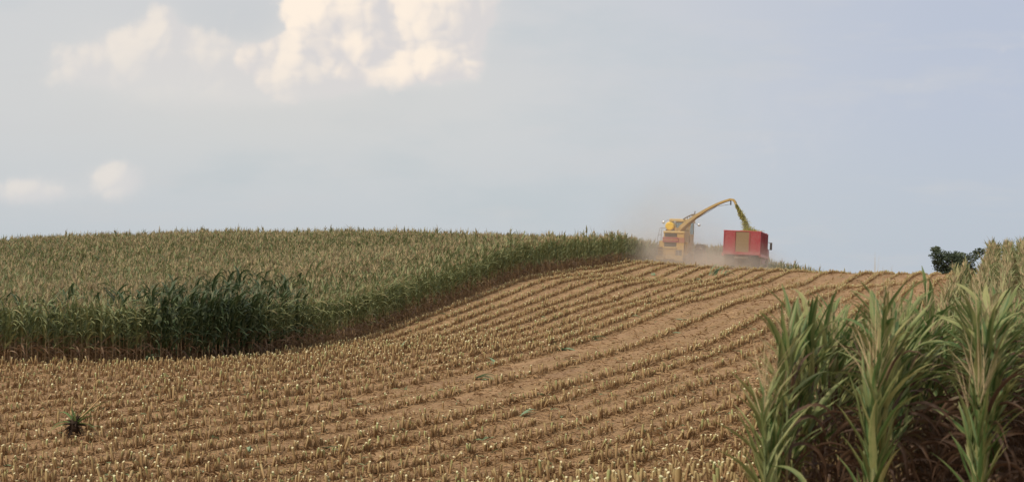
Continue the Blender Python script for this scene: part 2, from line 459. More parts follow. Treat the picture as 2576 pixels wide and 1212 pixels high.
def corn_parts(seed, H=1.85, n=12, nseg=4, wind=Vector((.5, .1, 0)), up=.38, wid=.075, curl=.45, drybelow=.45, wide_tassel=1., mat='leaf', droop=1.1, low=.10, top=.90, rs=1., taper=0., spread=.13, tl=1., ll=1., yel=.18):
    rng = random.Random(seed)
    lf, st, ts = Plant(), Plant(), Plant()
    az0 = rng.uniform(0, 6.28)
    lean = Vector((rng.uniform(-.05, .05), rng.uniform(-.05, .05), 1))
    at = lambda h: Vector((lean.x * h, lean.y * h, h))
    for i in range(n):
        h = H * (low + (top - low) * (i + rng.uniform(-.3, .3)) / n)
        k = h / H
        az = az0 + math.pi * i + rng.uniform(-.5, .5)
        dry = k < drybelow + rng.uniform(-spread, spread)
        th = up * rng.uniform(.45, 1.6) + (rng.uniform(0, .5) if dry else 0)
        d = Vector((math.cos(az) * math.sin(th), math.sin(az) * math.sin(th), math.cos(th)))
        L = rng.uniform(.55, .85) * (1.0 if .2 < k < .85 else .8) * H / 1.9 * (1 - taper * k) * ll
        gg = (rng.uniform(1.5, 11.) if dry else droop * rng.uniform(.4, 1.7))
        w = wid * rng.uniform(.8, 1.2) * (.65 if dry else 1)
        tone = rng.uniform(.72, 1.) if dry else (rng.uniform(.3, .6) if rng.random() < yel else rng.uniform(0, .34)) + (.14 if k < drybelow + .2 else 0)
        v, f, ac, al = strip(at(h), d, L, w, nseg, gg, wind * rng.uniform(.6, 1.4), curl * rng.uniform(.6, 1.3), rng.uniform(-1, 1) * (2.6 if dry else .7), rng, .16 if dry else .10)
        lf.add(v, f, ac, al, tone)
    hs = H * 1.0
    m = 5
    for i, (h, r) in enumerate(((0, .013 * rs), (hs * .35, .0115 * rs), (hs * .7, .008 * rs), (hs, .004))):
        for j in range(m):
            q = 2 * math.pi * j / m; st.v.append(at(h) + Vector((math.cos(q) * r, math.sin(q) * r, 0)))
            st.a.append(0.); st.l.append(h / hs); st.t.append(0.)
    for i in range(3):
        for j in range(m): st.f.append((i * m + j, i * m + (j + 1) % m, (i + 1) * m + (j + 1) % m, (i + 1) * m + j))
    nt = rng.randint(5, 8)
    for i in range(nt):
        az = 6.28 * i / nt + rng.uniform(-.3, .3); th = 0.06 if i == 0 else rng.uniform(.18, .6)
        d = Vector((math.cos(az) * math.sin(th), math.sin(az) * math.sin(th), math.cos(th)))
        L = rng.uniform(.22, .30) * (1.3 if i == 0 else .8) * tl
        v, f, ac, al = strip(at(hs * (.985 if i == 0 else .95 + .04 * rng.random())), d, L, .013 * wide_tassel, 3, .7, wind * .5, .5, 1.5, rng)
        ts.add(v, f, ac, al, 0.)
    return lf.mesh('leaves', M[mat]), st.mesh('stalk', M['stalk']), ts.mesh('tassel', M['tassel'])
def join_meshes(name, meshes):
    """one mesh out of a plant's parts, for the masses of far plants"""
    bm = bmesh.new(); mats = []
    out = bpy.data.meshes.new(name)
    for me in meshes:
        k = len(mats); mats.append(me.materials[0])
        n0 = len(bm.faces); bm.from_mesh(me); bm.faces.ensure_lookup_table()
        for f in bm.faces[n0:]: f.material_index = k
    bm.to_mesh(out); bm.free()
    for m in mats: out.materials.append(m)
    return out

# ------------------------------------------------------------------ masses: one object, many copies of a few shapes
def scatter(name, pts, rot, scl, idx, meshes, label=None, cat=None):
    pts = np.asarray(pts, np.float32)
    me = bpy.data.meshes.new(name); me.vertices.add(len(pts)); me.vertices.foreach_set('co', pts.ravel())
    a = me.attributes.new('rot', 'FLOAT_VECTOR', 'POINT'); a.data.foreach_set('vector', np.asarray(rot, np.float32).ravel())
    a = me.attributes.new('scl', 'FLOAT', 'POINT'); a.data.foreach_set('value', np.asarray(scl, np.float32))
    a = me.attributes.new('pick', 'INT', 'POINT'); a.data.foreach_set('value', np.asarray(idx, np.int32))
    o = bpy.data.objects.new(name, me); COL.objects.link(o)
    ng = bpy.data.node_groups.new(name + '_nodes', 'GeometryNodeTree')
    ng.interface.new_socket('Geometry', in_out='INPUT', socket_type='NodeSocketGeometry')
    ng.interface.new_socket('Geometry', in_out='OUTPUT', socket_type='NodeSocketGeometry')
    N = ng.nodes.new; L = ng.links.new
    gi, go = N('NodeGroupInput'), N('NodeGroupOutput')
    def na(nm, ty):
        n = N('GeometryNodeInputNamedAttribute'); n.data_type = ty; n.inputs[0].default_value = nm; return n.outputs[0]
    jn = N('GeometryNodeJoinGeometry')
    pk = na('pick', 'INT'); rt = na('rot', 'FLOAT_VECTOR'); sc = na('scl', 'FLOAT')
    for k, m in enumerate(meshes):
        src = bpy.data.objects.new(name + '_shape', m)
        oi = N('GeometryNodeObjectInfo'); oi.inputs['Object'].default_value = src; oi.inputs['As Instance'].default_value = False
        cmp = N('FunctionNodeCompare'); cmp.data_type = 'INT'; cmp.operation = 'EQUAL'
        ii = [s for s in cmp.inputs if s.type == 'INT']
        L(pk, ii[0]); ii[1].default_value = k
        ip = N('GeometryNodeInstanceOnPoints')
        L(gi.outputs[0], ip.inputs['Points']); L(cmp.outputs[0], ip.inputs['Selection']); L(oi.outputs['Geometry'], ip.inputs['Instance'])
        L(rt, ip.inputs['Rotation']); L(sc, ip.inputs['Scale'])
        L(ip.outputs[0], jn.inputs[0])
    L(jn.outputs[0], go.inputs[0])
    md = o.modifiers.new('copies', 'NODES'); md.node_group = ng
    tag(o, label, cat, None, 'stuff')
    return o
def rots(n, zspread=math.pi, tilt=.06):
    return np.stack([RNG.normal(0, tilt, n), RNG.normal(0, tilt, n), RNG.uniform(-zspread, zspread, n)], 1)
def row_points(ph_list, s0, s1, step, jit=.02):
    """points along mown or standing rows: straight up the hill and round the arc"""
    out = []
    a0 = math.atan2(NR.y, NR.x)
    for ph in ph_list:
        s = np.arange(0, s1, step); s = s + RNG.uniform(-.35, .35, len(s)) * step
        x = P0.x + NR.x * ph + DV.x * s; y = P0.y + NR.y * ph + DV.y * s
        r = RAD + ph
        xa = ya = np.zeros(0)
        if r > 1:
            th = np.arange(0, a0 + math.pi / 2, step / r); th = a0 - th
            xa = CC.x + r * np.cos(th); ya = CC.y + r * np.sin(th)
        xl = np.arange(CC.x, CC.x + s0, -step); yl = np.full(len(xl), CC.y - r)
        X = np.concatenate([x, xa, xl]); Y = np.concatenate([y, ya, yl])
        wob = np.sin(X * .7 + Y * .45 + ph) * .03
        out.append(np.stack([X + RNG.normal(0, jit, len(X)) + wob, Y + RNG.normal(0, jit, len(X)) + wob, np.full(len(X), ph)], 1))
    return np.concatenate(out)
ROW = .76
WIND = Vector((.85, .15, 0))
def dark_patch(px, ph, stray=.16):
    q = ((px - 548) / 150) ** 2 + ((ph + 1.5) / 5.5) ** 2
    return np.maximum(np.exp(-q * .9), stray * ((px < 430) & (ph > -5))) > RNG.uniform(.06, .92, np.shape(px))
HARV_Y, TRUCK_Y = 104.0, 100.0
SROW = 1.12                                    # spacing of the mown rows

def build_left_field():
    # shapes
    fld = [join_meshes('corn_plant', corn_parts(50 + i, 1.80, 12, 5, WIND * 1.2, .42, .085, .35, .24, 2.2, 'leaf_field', 1.8, .10, .97, 1.25, 0., .24, 1., 1., .08)) for i in range(7)]
    drk = [join_meshes('dark_corn_plant', corn_parts(80 + i, 1.92, 15, 5, WIND * 2.2, .42, .095, .22, .12, .7, 'leaf_dark', 2.0, .08, .98, 1.2)) for i in range(5)]
    far = [join_meshes('far_corn_plant', corn_parts(110 + i, 1.82, 10, 3, WIND * 1.0, .36, .10, .3, .30, 3.8, 'leaf_field', 1.4, .15, .98, 1.2)) for i in range(6)]
    dry = [join_meshes('dry_corn_plant', corn_parts(140 + i, 1.86, 10, 4, WIND * .8, .34, .085, .4, .62, 5.0, 'leaf_field', 1.3, .15, .97, 1.2, 0., .3, 1.15)) for i in range(5)]
    # standing rows near the edge follow it; deeper in, a jittered grid
    rp = row_points([-.38 - ROW * k for k in range(9)], -40, 62, .17, .03)
    gx, gy = np.meshgrid(np.arange(-75, 40, .42), np.arange(40, 170, .36))
    gx = gx.ravel() + RNG.uniform(-.2, .2, gx.size); gy = gy.ravel() + RNG.uniform(-.2, .2, gy.size)
    ph, s = phi_s(gx, gy)
    keep = ph < -.38 - ROW * 8.6
    # the swath ahead of the harvester still stands, and runs on over the brow behind the truck
    adv = (gy > 111.5 + (gx - 12) * .35) & (gx < 13.2 + (gy - 110) * .75) & (ph >= -.2)
    gx, gy, ph = gx[keep | adv], gy[keep | adv], ph[keep | adv]
    pts = np.concatenate([np.stack([gx, gy, ph], 1), rp])
    x, y, ph = pts.T
    z = height(x, y); px, py = project(x, y, z + 1.8)
    vis = (px > -160) & (px < 2200) & (y < 150) & (py > 540)
    x, y, z, ph, px = x[vis], y[vis], z[vis], ph[vis], px[vis]
    first = (ph > -.75) & (ph < 0) & (y < 70) & (px > -20) & (px < 1040)     # edge row: plants of their own
    order = np.argsort(y + np.abs(ph) * .2)
    cand = order[first[order]]
    sel = cand[:: max(1, len(cand) // 140)][:140]
    own = np.zeros(len(x), bool); own[sel] = True
    m = ~own
    n = m.sum(); dk = dark_patch(px[m], ph[m]); fr = (y[m] > 78) & ~dk
    idx = np.where(dk, 7 + RNG.integers(0, 5, n), np.where(fr, 12 + RNG.integers(0, 6, n), RNG.integers(0, 7, n)))
    pat = np.sin(x[m] * .21 + y[m] * .13) + np.sin(x[m] * .47 - y[m] * .31 + 2.) * .8 + np.sin(y[m] * .62 + x[m] * .2) * .6
    belt = np.exp(-((ph[m] + 9.5) / 4.5) ** 2) * (y[m] < 75)
    isdry = (RNG.random(n) < .12 + .16 * np.clip(pat, 0, 2) + .55 * belt) & ~dk & (ph[m] < -2.5)
    idx = np.where(isdry, 18 + RNG.integers(0, 5, n), idx)
    clump = np.sin(x[m] * .33 + 1.3) * np.sin(y[m] * .27 + x[m] * .11) * .05 + np.sin(x[m] * 1.1 + y[m] * .9) * .03
    sc = RNG.normal(1.0, .075, n) + clump + np.where(dk, .12, 0) + (RNG.random(n) < .03) * RNG.uniform(.05, .2, n)
    r = rots(n, .55, .05); flip = RNG.random(n) < .35; r[:, 2] += np.where(flip & ~dk, math.pi, 0)
    scatter('corn_field', np.stack([x[m], y[m], z[m] - .02], 1), r, sc, idx, fld + drk + far + dry,
            'standing field of ripe corn with tan tassels covering the hill on the left', 'corn field')
    # edge-row plants with parts
    tl = [corn_parts(200 + i, 1.80, 15, 6, WIND * 1.3, .42, .085, .35, .26, 1.4, 'leaf_field', 2.4, .08, .97, 1.5, 0., .22, 1., 1., .07) for i in range(9)]
    td = [corn_parts(230 + i, 1.92, 16, 6, WIND * 2.2, .42, .095, .22, .14, .7, 'leaf_dark', 2.2, .07, .98, 1.4) for i in range(6)]
    for k in np.nonzero(own)[0]:
        dkk = bool(dark_patch(px[k], ph[k], 0.))
        tpl = random.choice(td if dkk else tl)
        e = empty('corn_plant', (x[k], y[k], z[k] - .02), random.uniform(-.5, .5))
        sk = random.uniform(.93, 1.08) + (.10 if dkk else 0); e.scale = (sk, sk, sk)
        if dkk: tag(e, 'dark green corn plant in the dark patch at the front edge of the left field', 'corn plant', 'dark corn plants at the left field edge')
        else: tag(e, 'pale olive corn plant with brown lower leaves in the front row of the left field', 'corn plant', 'corn plants along the left field edge')
        for me in (tpl[1], tpl[0], tpl[2]): link(me.name.split('.')[0], me, None, e)
build_left_field()

def build_right_block():
    dirx = math.tan(R(19.6))
    WR = Vector((.12, .04, 0))
    tn = [corn_parts(300 + i, 1.27, 20, 10, WR, .32, .056, .85, .16, .7, 'leaf', .50, .12, .93, 1.5, .38, .2, 2.2, 1.30, .36) for i in range(8)]
    to = [corn_parts(370 + i, 1.25, 18, 10, Vector((-.22, -.05, 0)), .48, .054, .8, .16, .7, 'leaf', .6, .12, .93, 1.5, .35, .2, 1.8, 1.36, .32) for i in range(4)]
    tm = [corn_parts(320 + i, 1.68, 24, 9, WR, .46, .064, .5, .50, .75, 'leaf', 1.5, .05, .97, 1.1, .2, .22, 1.15, 1.02, .30) for i in range(8)]
    ts = [join_meshes('corn_plant', corn_parts(330 + i, 1.66, 23, 6, WR, .46, .066, .5, .50, 1.1, 'leaf', 1.5, .05, .97, 1.1, .2, .25, 1., 1.0, .26)) for i in range(7)]
    tf = [join_meshes('corn_plant', corn_parts(350 + i, 1.82, 10, 4, Vector((.3, .05, 0)), .34, .09, .4, .36, 2.4, 'leaf_field', 1.0)) for i in range(5)]
    own, rest = [], []
    for k in range(46):
        x0 = 1.73 + k * .76 - .0
        ys = np.arange(9.7 + random.uniform(-.1, .15), 92, .135)
        for q, yy in enumerate(ys):
            xx = x0 + (yy - 9.8) * dirx + random.gauss(0, .025); yj = yy + random.gauss(0, .03)
            if xx < right_edge(yj) - .3 and yj > 16: continue
            px, py = project(np.array(xx), np.array(yj), np.array(h1(xx, yj) + 1.9)) if yj > 40 else (1288 + FPX * xx / yj, 600)
            if px > 2760 and yj > 10: continue
            if xx > 16 and yj < 30: continue
            (own if (k < 5 and q < 34 - 3 * k) else rest).append((k, q, xx, yj))
    own = own[:160]; ownset = set((a[0], a[1]) for a in own)
    ROWN = ['leftmost', 'middle', 'rightmost visible']
    endl = ['corn plant at the near end of the leftmost row, one broad pale leaf hanging low',
            'upright corn plant at the near end of the middle of three foreground rows',
            'corn plant at the near end of the foreground row nearest the right picture edge']
    for k, q, xx, yj in own:
        tpl = tm[(k * 3 + q) % 8] if q > 1 else tn[(k + 3 * q) % 8]
        if q in (2, 3): tpl = tn[(k + 3 * q) % 8]
        if k == 0 and q < 12 and q % 2: tpl = to[q % 4]
        e = empty('corn_plant', (xx, yj, h1(xx, yj) - .03), random.uniform(-3.14, 3.14))
        s = random.uniform(.82, 1.04) + min(q, 8) * .004; e.scale = (s, s, s * random.uniform(.97, 1.05))
        if q == 0 and k < 3: tag(e, endl[k], 'corn plant', 'corn plants in the right foreground block')
        elif k < 3: tag(e, 'corn plant standing behind the end plant of the %s row in the right foreground' % ROWN[k], 'corn plant', 'corn plants in the right foreground block')
        else: tag(e, 'corn plant in the shaded rows at the right picture edge, beyond the three row ends', 'corn plant', 'corn plants in the right foreground block')
        for me in (tpl[1], tpl[0], tpl[2]): link(me.name.split('.')[0], me, None, e)
        if q == 0 and k == 0:
            rng = random.Random(5); lf = Plant()
            v, f, ac, al = strip((.04, -.05, .86), (.42, -.75, .12), .62, .115, 12, 3.2, Vector((.25, 0, 0)), .22, .25, rng); lf.add(v, f, ac, al, .36)
            hl = link('hanging_leaf', lf.mesh('hanging_leaf', M['leaf']), None, e); hl['label'] = 'broad pale green leaf hanging low in front of the stalk'
            e.rotation_euler = (0, 0, 0)
    r = np.array([(a[2], a[3]) for a in rest]); n = len(r); far = r[:, 1] > 26
    z = height(r[:, 0], r[:, 1])
    idx = np.where(far, 7 + RNG.integers(0, 5, n), RNG.integers(0, 7, n))
    scatter('corn_rows', np.column_stack([r, z - .02]), rots(n, 3.14, .06), RNG.normal(1.0, .07, n) * np.where(far, .86, 1.), idx, ts + tf,
            'dense corn rows running up the slope along the right side of the picture', 'corn field')
build_right_block()

# ------------------------------------------------------------------ stubble and litter
def stub_mesh(seed, h, sheaths=2):
    rng = random.Random(seed); p = Plant(); m = 6
    lx, ly = rng.uniform(-.15, .15), rng.uniform(-.15, .15)
    for i, (t, r) in enumerate(((0, .024), (.5, .022), (1, .020))):
        for j in range(m):
            q = 2 * math.pi * j / m
            p.v.append(Vector((lx * h * t + math.cos(q) * r, ly * h * t + math.sin(q) * r, h * t + (math.cos(q) * .012 if i == 2 else 0)))); p.a.append(0.); p.l.append(t * .97); p.t.append(0.)
    for i in range(2):
        for j in range(m): p.f.append((i * m + j, i * m + (j + 1) % m, (i + 1) * m + (j + 1) % m, (i + 1) * m + j))
    b = len(p.v)
    for j in range(m): p.v.append(p.v[2 * m + j].copy()); p.a.append(0.); p.l.append(1.25); p.t.append(0.)
    p.f.append(tuple(b + j for j in range(m)))
    for i in range(sheaths):
        az = rng.uniform(0, 6.28); hug = i < sheaths - 1 or seed % 3
        th = rng.uniform(.02, .22) if hug else rng.uniform(.4, .8)
        v, f, ac, al = strip((math.cos(az) * .024, math.sin(az) * .024, h * rng.uniform(.0, .15)), (math.cos(az) * math.sin(th), math.sin(az) * math.sin(th), math.cos(th)),
                             h * rng.uniform(.55, .95) if hug else rng.uniform(.14, .26), rng.uniform(.024, .044), 4, rng.uniform(0, 1.5) if hug else rng.uniform(5, 10), Vector((0, 0, 0)), .4, rng.uniform(-.8, .8), rng)
        p.add(v, f, ac, [0.] * len(al), 1.)
    return p.mesh('corn_stub', M['stub'])
def bare(x, y, ph):
    """how trampled the stubble is: wheel tracks along a few rows and loose patches"""
    tr = np.zeros_like(x)
    for c, w, k in ((12.65, .72, 1.), (14.95, .6, 1.), (8.6, .5, .35), (18.6, .7, .45), (21.0, .6, .55), (25.5, .8, .5), (29.0, .6, .5)):
        tr = np.maximum(tr, k * np.exp(-((ph - c) / w) ** 2))
    fade = np.clip((x + 6) / 6, 0, 1)
    patch = .5 + .5 * np.sin(x * .31 + y * .17 + 1.) * np.sin(y * .23 - x * .12)
    return np.clip(tr * fade * (.85 + .3 * patch) + patch * .10, 0, 1)
def build_stubble():
    rp = row_points([.38 + SROW * k for k in range(34)], -30, 66, .066, .015)
    x, y, ph = rp.T
    z = height(x, y); px, py = project(x, y, z + .2)
    ok = (px > -80) & (px < 2650) & (y < 116) & (y > 13) & (x < right_edge(y) - .35) & (py < 1290)
    ok &= ~((y > 110.5 + (x - 12) * .35) & (x < 14 + (y - 110) * .75))
    ok &= RNG.random(len(x)) > bare(x, y, ph) * .92 + .03
    x, y, z, ph, py, px = x[ok], y[ok], z[ok], ph[ok], py[ok], px[ok]
    shapes = [stub_mesh(400 + i, (.16, .20, .26, .18, .22, .28, .12, .24, .19, .26)[i], 4 + i % 2) for i in range(10)]
    low = bare(x, y, ph)
    onscreen = (py < 1215) & (px > 0) & (px < 1950)
    cand = np.nonzero(onscreen)[0]; cand = cand[np.argsort(y[cand])][:290]
    own = np.zeros(len(x), bool); own[cand] = True
    for k in cand:
        o = link('corn_stub', shapes[random.randrange(10)]); o.location = (x[k], y[k], z[k] - .01)
        s = random.uniform(.8, 1.2); o.scale = (s, s, s); o.rotation_euler = (random.gauss(0, .08), random.gauss(0, .08), random.uniform(-3, 3))
        tag(o, 'short tan cut corn stub in the stubble rows nearest the bottom of the picture', 'corn stub', 'nearest cut corn stubs')
    m = ~own; n = m.sum()
    r = rots(n, 3.14, .13); lean = RNG.random(n) < .14; r[lean, 0] += RNG.normal(0, .5, lean.sum())
    scatter('stubble', np.column_stack([x[m], y[m], z[m] - .01]), r, RNG.normal(1.0, .2, n) * (1 - .4 * low[m]) * np.where(y[m] > 34, .93, 1.), RNG.integers(0, 10, n), shapes,
            'rows of short tan corn stubble covering the mown slope', 'stubble')
    print('stubs', n)
    # dry leaf litter
    sh = []
    for i in range(8):
        rng = random.Random(500 + i); p = Plant()
        for j in range(1 + i % 3):
            a = rng.uniform(0, 6.28)
            v, f, ac, al = strip((rng.uniform(-.05, .05), rng.uniform(-.05, .05), .01), (math.cos(a), math.sin(a), rng.uniform(.02, .5)), rng.uniform(.10, .34), rng.uniform(.015, .05), 5,
                                 rng.uniform(4, 9), Vector((0, 0, 0)), .35, rng.uniform(-2.5, 2.5), rng)
            for q in v: q.z = max(q.z, .004)
            p.add(v, f, ac, al, 0.)
        sh.append(p.mesh('leaf_litter', M['litter']))
    n0 = 200000
    yy = 15 * (118 / 15) ** RNG.random(n0); u = RNG.uniform(-.40, .36, n0); xx = u * yy
    ph, s = phi_s(xx, yy)
    fr = 1 - np.abs(((ph - .38) / SROW) % 1 - .5) * 2           # 0 on the rows .. 1 between
    ok = (ph > -1.5) & (xx < right_edge(yy) + .3) & (RNG.random(n0) < (1.15 - .8 * bare(xx, yy, ph)) * (1 - .72 * fr ** 1.2)) & ~((yy > 110) & (xx < 14))
    xx, yy = xx[ok], yy[ok]; zz = height(xx, yy); n = len(xx)
    r = rots(n, 3.14, .25)
    scatter('leaf_litter', np.column_stack([xx, yy, zz + .012]), r, RNG.uniform(.55, 1.4, n), RNG.integers(0, 8, n), sh,
            'brown shredded corn leaves littering the soil between the stubs', 'leaf litter')
    print('litter', n)
build_stubble()

# things lying about on the stubble: each its own object, placed where the photograph shows it
def ground_hit(px, py):
    lo = None
    Ys = np.linspace(12, 125, 3000); k = [ray(px, py, D) for D in Ys]
    g = height([p.x for p in k], [p.y for p in k])
    for p, zz in zip(k, g):
        if p.z <= zz: return Vector((p.x, p.y, zz))
    return k[-1]
def loose_leaf(px, py, size, az, seed, label, n=3, lift=.5, name='loose_leaf', mat='fresh'):
    p = ground_hit(px, py); rng = random.Random(seed); pl = Plant()
    for i in range(n):
        a = az + rng.uniform(-.5, .5) * (n > 1); L = size * rng.uniform(.6, 1)
        v, f, ac, al = strip((rng.uniform(-.04, .04) * n, rng.uniform(-.04, .04), .03), (math.cos(a), math.sin(a), lift * rng.uniform(.4, 1.2)), L, .10, 7, 2.2 / max(L, .3) * .6, Vector((0, 0, 0)), .3, rng.uniform(-1, 1), rng)
        for q in v: q.z = max(q.z, .02)
        pl.add(v, f, ac, al, 0.)
    o = link(name, pl.mesh(name, M[mat])); o.location = p
    return tag(o, label, 'cut leaf' if name == 'loose_leaf' else 'cut stalk', 'green corn scraps on the stubble')
for a in ((510, 1195, .75, 2.6, 1, 'long pale green corn leaf lying near the bottom edge, left of centre', 2, .35),
          (372, 912, .55, .7, 2, 'pale bluish leaf pair sticking up at the foot of the left corn edge', 3, 1.3),
          (1805, 694, .85, .6, 3, 'bushy green clump of corn leaves on the brow below the red truck', 14, 1.9),
          (1745, 712, .55, -.6, 4, 'small green leaf tuft left of the bushy clump below the red truck', 4, .9),
          (1472, 856, .7, -.5, 5, 'light green leaf scrap on the bare wheel track in mid field', 4, .5),
          (1392, 884, .6, .2, 6, 'dark green leaf clump beside the bare wheel track in mid field', 6, .7),
          (1243, 922, .6, 1.9, 7, 'pale upright leaf scrap left of the bare wheel tracks', 3, 1.2),
          (1225, 775, .55, -.4, 8, 'green leaf scrap high on the slope near the corn edge', 2, .4),
          (1110, 790, .5, -.6, 9, 'yellow green leaf scrap just below the corn edge', 3, .5),
          (1195, 955, .7, -.5, 10, 'tangled green leaves at the lower end of the bare tracks', 5, .6),
          (1640, 694, .5, 1.5, 11, 'green leaf tuft below the harvester', 4, 1.1),
          (1700, 805, .6, .1, 12, 'bluish green leaf lying flat right of centre', 2, .2),
          (1755, 735, .6, 2.2, 13, 'pale cut leaf leaning below the small leaf tuft', 2, .5),
          (1900, 700, .6, .3, 14, 'row of grey green leaves lying right of the bushy clump', 4, .3),
          (1690, 840, .6, .1, 15, 'flat grey green leaf on a pale track right of centre', 1, .2),
          (1010, 880, .5, .8, 16, 'small upright green scrap below the bend of the corn edge', 3, 1.1),
          (810, 1130, .5, -.3, 17, 'pale green scrap between stubs near the bottom, right of the long leaf', 2, .4),
          (1310, 1050, .45, .5, 18, 'pale broken leaf among whitish stubs in the lower middle', 2, .8),
          (620, 1140, .45, 1.3, 19, 'yellow broken leaf between the lower stubble rows', 2, .8)):
    loose_leaf(a[0], a[1], a[2] * 1.45, *a[3:])
def root_ball():
    p = ground_hit(188, 1100); e = empty('uprooted_stump', p, 0, 'uprooted dark corn root clump with leaves and one long stalk, lying in the left stubble', 'root clump')
    rng = random.Random(21); mb = MB()
    for i in range(26):
        a, b = rng.uniform(0, 6.28), rng.uniform(-1.2, 1.4)
        d = Vector((math.cos(a) * math.cos(b), math.sin(a) * math.cos(b), math.sin(b)))
        mb.tube([Vector((0, 0, .16)) + d * .02, Vector((0, 0, .16)) + d * .08, Vector((0, 0, .15)) + d * rng.uniform(.12, .19) + Vector((0, 0, -.02))], [.02, .015, .004], 5)
    mb.lathe([(-.09, .02), (-.05, .05), (.03, .06), (.09, .03), (.11, .01)], (0, 0, .16), 7, 'Z')
    mb.build('root', material('dark_root', lambda g: g.mix(g.noise(V(g, g.new('ShaderNodeTexCoord').outputs['Object']), 30., 3.), (.02, .014, .01), (.07, .045, .03)), .95, .1), e)
    MB().tube([(0, 0, .18), (.22, .02, .40), (.42, .05, .62)], [.012, .010, .006], 6).build('stalk', M['stub'], e)
    pl = Plant()
    for d, L, g_ in (((.8, .1, .9), .55, 1.), ((.3, .3, .9), .35, 2.), ((-.5, .2, .7), .4, 4.), ((-.9, .0, .5), .4, 5.), ((.6, -.3, .2), .45, 3.), ((.1, -.4, .5), .3, 4.), ((.5, -.1, .4), .4, 2.), ((-.7, -.1, .1), .35, 3.), ((.9, .2, .1), .3, 2.), ((-.2, .2, .9), .25, 1.)):
        v, f, ac, al = strip((0, 0, .16), d, L, .05, 6, g_, Vector((0, 0, 0)), .4, .5, rng)
        for q in v: q.z = max(q.z, .01)
        pl.add(v, f, ac, al, .15)
    link('leaves', pl.mesh('leaves', M['leaf']), None, e)
root_ball()
bpy.data.objects['uprooted_stump'].scale = (1.75, 1.75, 1.75)

# ------------------------------------------------------------------ machine materials
def dusty(base, dust=(.42, .31, .2), amt=.35, rough=.5, metal=0.):
    def col(g):
        pos = V(g, g.new('ShaderNodeTexCoord').outputs['Object'])
        n = g.noise(pos, 2.3, 6., .65); z = g.sep(pos)[2]
        return g.mix(g.m('ADD', g.step(n, .38, .75) * amt, g.step(z, 1.4, .3) * amt * .8, clamp=True), base, dust)
    return material('painted_metal', col, rough, .4, metal=metal)
M['yellow'] = dusty((.56, .335, .088)); M['pale_yellow'] = dusty((.60, .40, .13)); M['spout'] = dusty((.44, .29, .095), amt=.5)
M['tank'] = dusty((.80, .50, .035), amt=.08, rough=.35)
M['red'] = dusty((.34, .030, .042), (.36, .20, .16), .55); M['red_side'] = M['red']; M['red_band'] = dusty((.33, .07, .065), amt=.3)
M['black'] = dusty((.035, .032, .030), amt=.2, rough=.7); M['frame'] = dusty((.11, .085, .065), amt=.4, rough=.8)
M['tyre'] = dusty((.03, .028, .027), (.28, .2, .14), .55, .9); M['rim'] = dusty((.45, .34, .16), amt=.5)
M['grey'] = dusty((.34, .33, .32), amt=.3); M['glass'] = material('cab_glass', (.42, .50, .50), .08, .6)
M['chrome'] = material('mirror_back', (.78, .78, .76), .25, .6, metal=.6)
M['grille'] = material('radiator_grille', lambda g: g.mix(g.step(g.m('PINGPONG', g.sep(V(g, g.new('ShaderNodeTexCoord').outputs['Object']))[2], .03), .008, .016), (.15, .11, .08), (.05, .04, .035)), .8, .2)
M['caked'] = material('chaff_caked_panel', lambda g: g.mix(g.noise(V(g, g.new('ShaderNodeTexCoord').outputs['Object']), 5., 7., .7), (.17, .10, .05), (.36, .25, .12)), .95, .1,
                      lambda g: (g.noise(V(g, g.new('ShaderNodeTexCoord').outputs['Object']), 16., 6., .7), .6, .05))
M['silage'] = material('chopped_corn', lambda g: g.mix(V(g, g.new('ShaderNodeObjectInfo').outputs['Random']) * .0 + g.noise(V(g, g.new('ShaderNodeTexCoord').outputs['Object']), 11., 5., .7), (.27, .24, .07), (.60, .54, .21)), .9, .1, trans=.15)

def wheel(parent, c, r, w, name='wheel', lugs=18):
    tyre_p = [(-w / 2, r * .58), (-w / 2, r * .86), (-w * .42, r * .96), (-w * .2, r), (w * .2, r), (w * .42, r * .96), (w / 2, r * .86), (w / 2, r * .58)]
    mb = MB().lathe(tyre_p, (0, 0, 0), 32)
    for i in range(lugs):
        q = 2 * math.pi * i / lugs; c2, s2 = math.cos(q), math.sin(q)
        for sd in (-1, 1):
            vs = []
            for o, da in ((0.02 * sd, .0), (w * .46 * sd, .12)):
                for rr in (r * .97, r * 1.045):
                    for e in (-.035, .035): vs.append((o, rr * math.cos(q + da + e), rr * math.sin(q + da + e)))
            mb.add(vs, [(0, 1, 3, 2), (4, 6, 7, 5), (0, 4, 5, 1), (2, 3, 7, 6), (0, 2, 6, 4), (1, 5, 7, 3)])
    e = bpy.data.objects.new(name, None); COL.objects.link(e); e.parent = parent; e.location = c
    mb.build('tyre', M['tyre'], e)
    MB().lathe([(-w * .47, .001), (-w * .2, r * .2), (-w * .22, r * .45), (-w * .49, r * .57), (-w * .49, r * .6), (w * .49, r * .6), (w * .49, r * .57), (w * .22, r * .45), (w * .2, r * .2), (w * .47, .001)], (0, 0, 0), 24).build('rim', M['rim'], e)
    return e

